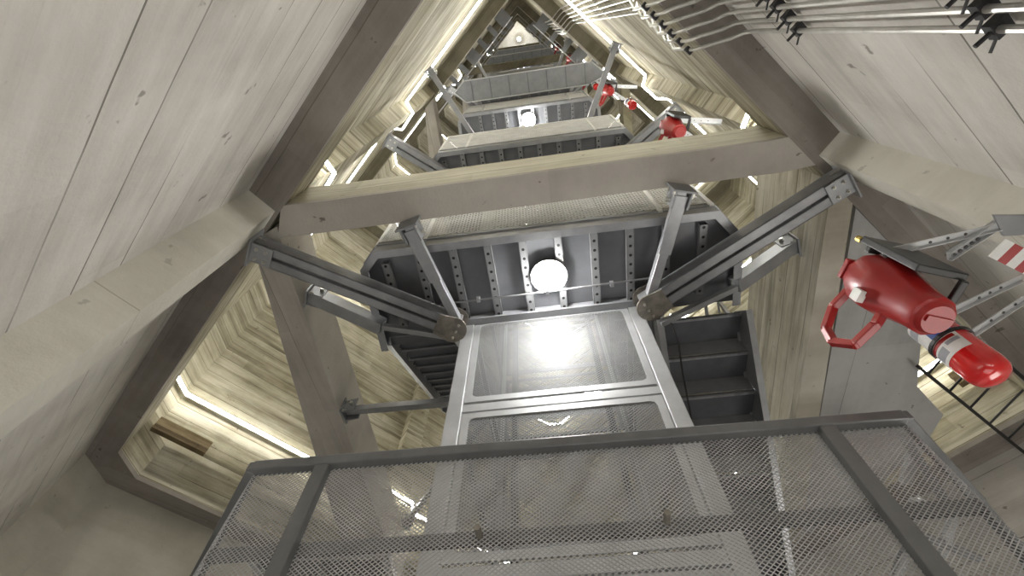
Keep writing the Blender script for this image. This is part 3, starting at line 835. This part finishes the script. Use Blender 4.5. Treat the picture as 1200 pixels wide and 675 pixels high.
can0 = make_canister(); ext0 = make_ext(); index_kids(can0); index_kids(ext0)
cz = [(1.39, 1.12, 1.63), (1.63, 1.18, 5.45), (1.60, 1.20, 9.55), (1.68, 1.25, 12.9), (1.60, .95, 16.7), (1.60, .78, 21.8)]
for i, p in enumerate(cz):
    c = can0 if i == 0 else copy_tree(can0)
    c.location = p; c.rotation_euler = (0, 0, R(12))
    if i: c.scale = (1.0, 1.0, 1.0)
    if i == 0: c.rotation_euler = (R(-4), R(6), R(18))
    c['label'] = 'red plastic canister with loop handle, %s' % ('nearest one at right, under the holed bracket' if i == 0 else ORD[i] + ' one counting upward from the nearest')
ez = [(1.57, 1.31, 1.50), (1.73, 1.28, 8.2), (1.62, 1.29, 11.4)]
for i, p in enumerate(ez):
    c = ext0 if i == 0 else copy_tree(ext0); c.location = p; c.rotation_euler = (R(3), R(-3), R(20))
    c['label'] = 'glossy red fire extinguisher, %s' % ['nearest one, with white and blue label', 'middle one of three upward', 'farthest one of three upward'][i]

br = thing('holed_bracket', 'grey steel bracket arm with a row of round holes on the right pier', 'bracket', (1.875, .955, 1.81))
d = Vector((1.66 - 1.875, 1.045 - .955, 1.745 - 1.81))
mb = MB(); mb.channel((0, 0, 0), d, .045, .02, .004, flip=-1); mb.build('arm', m_cage, br)
mb = MB()
for i in range(5):
    q = d * (.45 + i * .12); mb.tube([q + Vector((0, 0, -.011)), q + Vector((0, 0, -.006))], .008, 10)
mb.build('holes', m_black, br)
MB().prism([(-.05, -.05), (.10, -.03), (.16, .06), (.02, .05)], -.02, -.008).build('flange', m_frame, br)
q = thing('striped_tape', 'red and white diagonal striped warning strip on the right pier', 'warning strip', (1.86, 1.03, 1.76))
u = Vector((.14, .085, -.02)); 
for i in range(5):
    mb = MB().bar(u * (i * .26), u * (i * .26 + .26), .085, .005, (0, 0, 1), (-.01, 0)); mb.build('stripe', m_red if i % 2 else m_white, q)
# angle-iron mounts that carry the red canister and the extinguisher
def mount(a, b, label, wd=.03):
    a = Vector(a); b = Vector(b); t = thing('angle_mount', label, 'bracket', tuple(a), 0, 'angle mounts for the red equipment')
    mb = MB().bar((0, 0, 0), b - a, wd, .004); mb.bar((0, 0, 0), b - a, .004, wd, (0, 0, 1), (wd / 2, 0)); mb.build('angle', m_cage, t)
    s = MB()
    for f in (.3, .45, .6): s.tube([(b - a) * f + Vector((0, 0, -.005)), (b - a) * f + Vector((0, 0, -.001))], .006, 8)
    s.build('slot_holes', m_black, t); return t
mount((1.96, 1.17, 1.72), (1.62, 1.23, 1.62), 'slotted angle iron running from the pier to the red canister')
mount((2.03, 1.22, 1.70), (1.66, 1.36, 1.58), 'slotted angle iron just above the glossy red extinguisher')
mount((1.875, .96, 1.80), (1.40, 1.00, 1.76), 'slim angle iron behind the holed bracket reaching over the canister')
for i, p in enumerate(cz[1:5]):
    for j, (dx, dy) in enumerate(((.42, .02), (.25, .28))):
        mount((p[0] + dx + .15, p[1] + dy * 1.0, p[2] + .1), (p[0] + .05, p[1] + dy * .3 - .08, p[2] + .1), 'grey angle mount %s the %s canister upward' % (['right of', 'beyond'][j], ORD[i + 1]), .06)

# black rack in the opening at the right
rk = thing('black_rack', 'black steel ladder rack crossing the opening at the far right', 'rack', (3.30, 3.17, 3.40))
MB().bar((0, 0, 0), (1.42, 1.34, 0), .03, .03).build('side_rail', m_black, rk); MB().bar((.82, .10, 0), (1.55, .78, 0), .03, .03).build('side_rail', m_black, rk); MB().bar((.0, -.62, 0), (.82, .10, 0), .03, .03).build('side_rail', m_black, rk)
for i in range(5):
    x = .12 + i * .26; MB().tube([(x, x * .944, 0), (x + .16, -.50 + (x + .1) * .92, 0)], .010, 6).build('rung', m_black, rk)

# stain patches left in the formwork
for (p, q, z0, z1, nrm, lab) in (((-4.83, 3.46), (-4.40, 3.96), 3.93, 4.10, NBL, 'brown stained formwork board left in the wall below the LED strip at left'),):
    mb = MB().prism([add2(p, nrm, -.02), add2(q, nrm, -.02), add2(q, nrm, .06), add2(p, nrm, .06)], z0, z1)
    tag(mb.build('formwork_board', m_wood), lab, 'board')
mb = MB().prism([(4.42, 4.06), (4.66, 3.83), (4.72, 3.90), (4.48, 4.13)], 4.02, 4.18)
tag(mb.build('formwork_board', m_wood), 'brown stained formwork board seen through the opening at far right', 'board')
mb = MB().prism([(-3.05, 3.9), (-2.9, 4.05), (-2.95, 4.1), (-3.1, 3.95)], 0, .01) if 0 else None

# steel frame seen through the mesh at lower right and lower left
t = thing('stair_support_frame', 'light steel zigzag support frame seen through the mesh at lower right', 'frame', (0, 0, 1.6))
Q = [(1.684, 1.984), (1.697, 2.264), (1.798, 2.412), (1.807, 2.607)]
MB().bar((*Q[0], 0), (*Q[1], 0), .05, .03).build('strut', m_cage, t); MB().bar((*Q[2], 0), (*Q[3], 0), .05, .03).build('strut', m_cage, t)
MB().bar((*Q[2], 0), (1.951, 2.573, 0), .04, .03).build('strut', m_cage, t); MB().bar((2.016, 2.53, 0), (2.085, 2.957, 0), .04, .03).build('strut', m_cage, t)
MB().bar((1.865, 2.80, 0), (1.865, 3.1, 0), .05, .03).build('strut', m_cage, t); MB().bar((1.62, 1.95, .0), (2.02, 2.56, 0), .04, .04).build('side_rail', m_frame, t)
MB().bar((1.70, 2.6, 0), (2.3, 3.0, 0), .04, .04).build('side_rail', m_frame, t)
t = thing('framed_hatch', 'dark framed steel hatch plate low at the left behind the mesh', 'hatch', (-2.08, 2.68, 1.75))
MB().box((0, 0, .01), (.85, .6, .02)).build('plate', m_plate, t)
mb = MB().bar((-.03, 0, 0), (.88, .1, 0), .05, .05); mb.bar((0, 0, 0), (-.1, .6, 0), .05, .05); mb.bar((.86, .1, 0), (.80, .7, 0), .05, .05); mb.build('rim', m_cage, t)
MB().bar((.4, 0.05, 0), (.38, .6, 0), .03, .03).build('rib', m_frame, t)
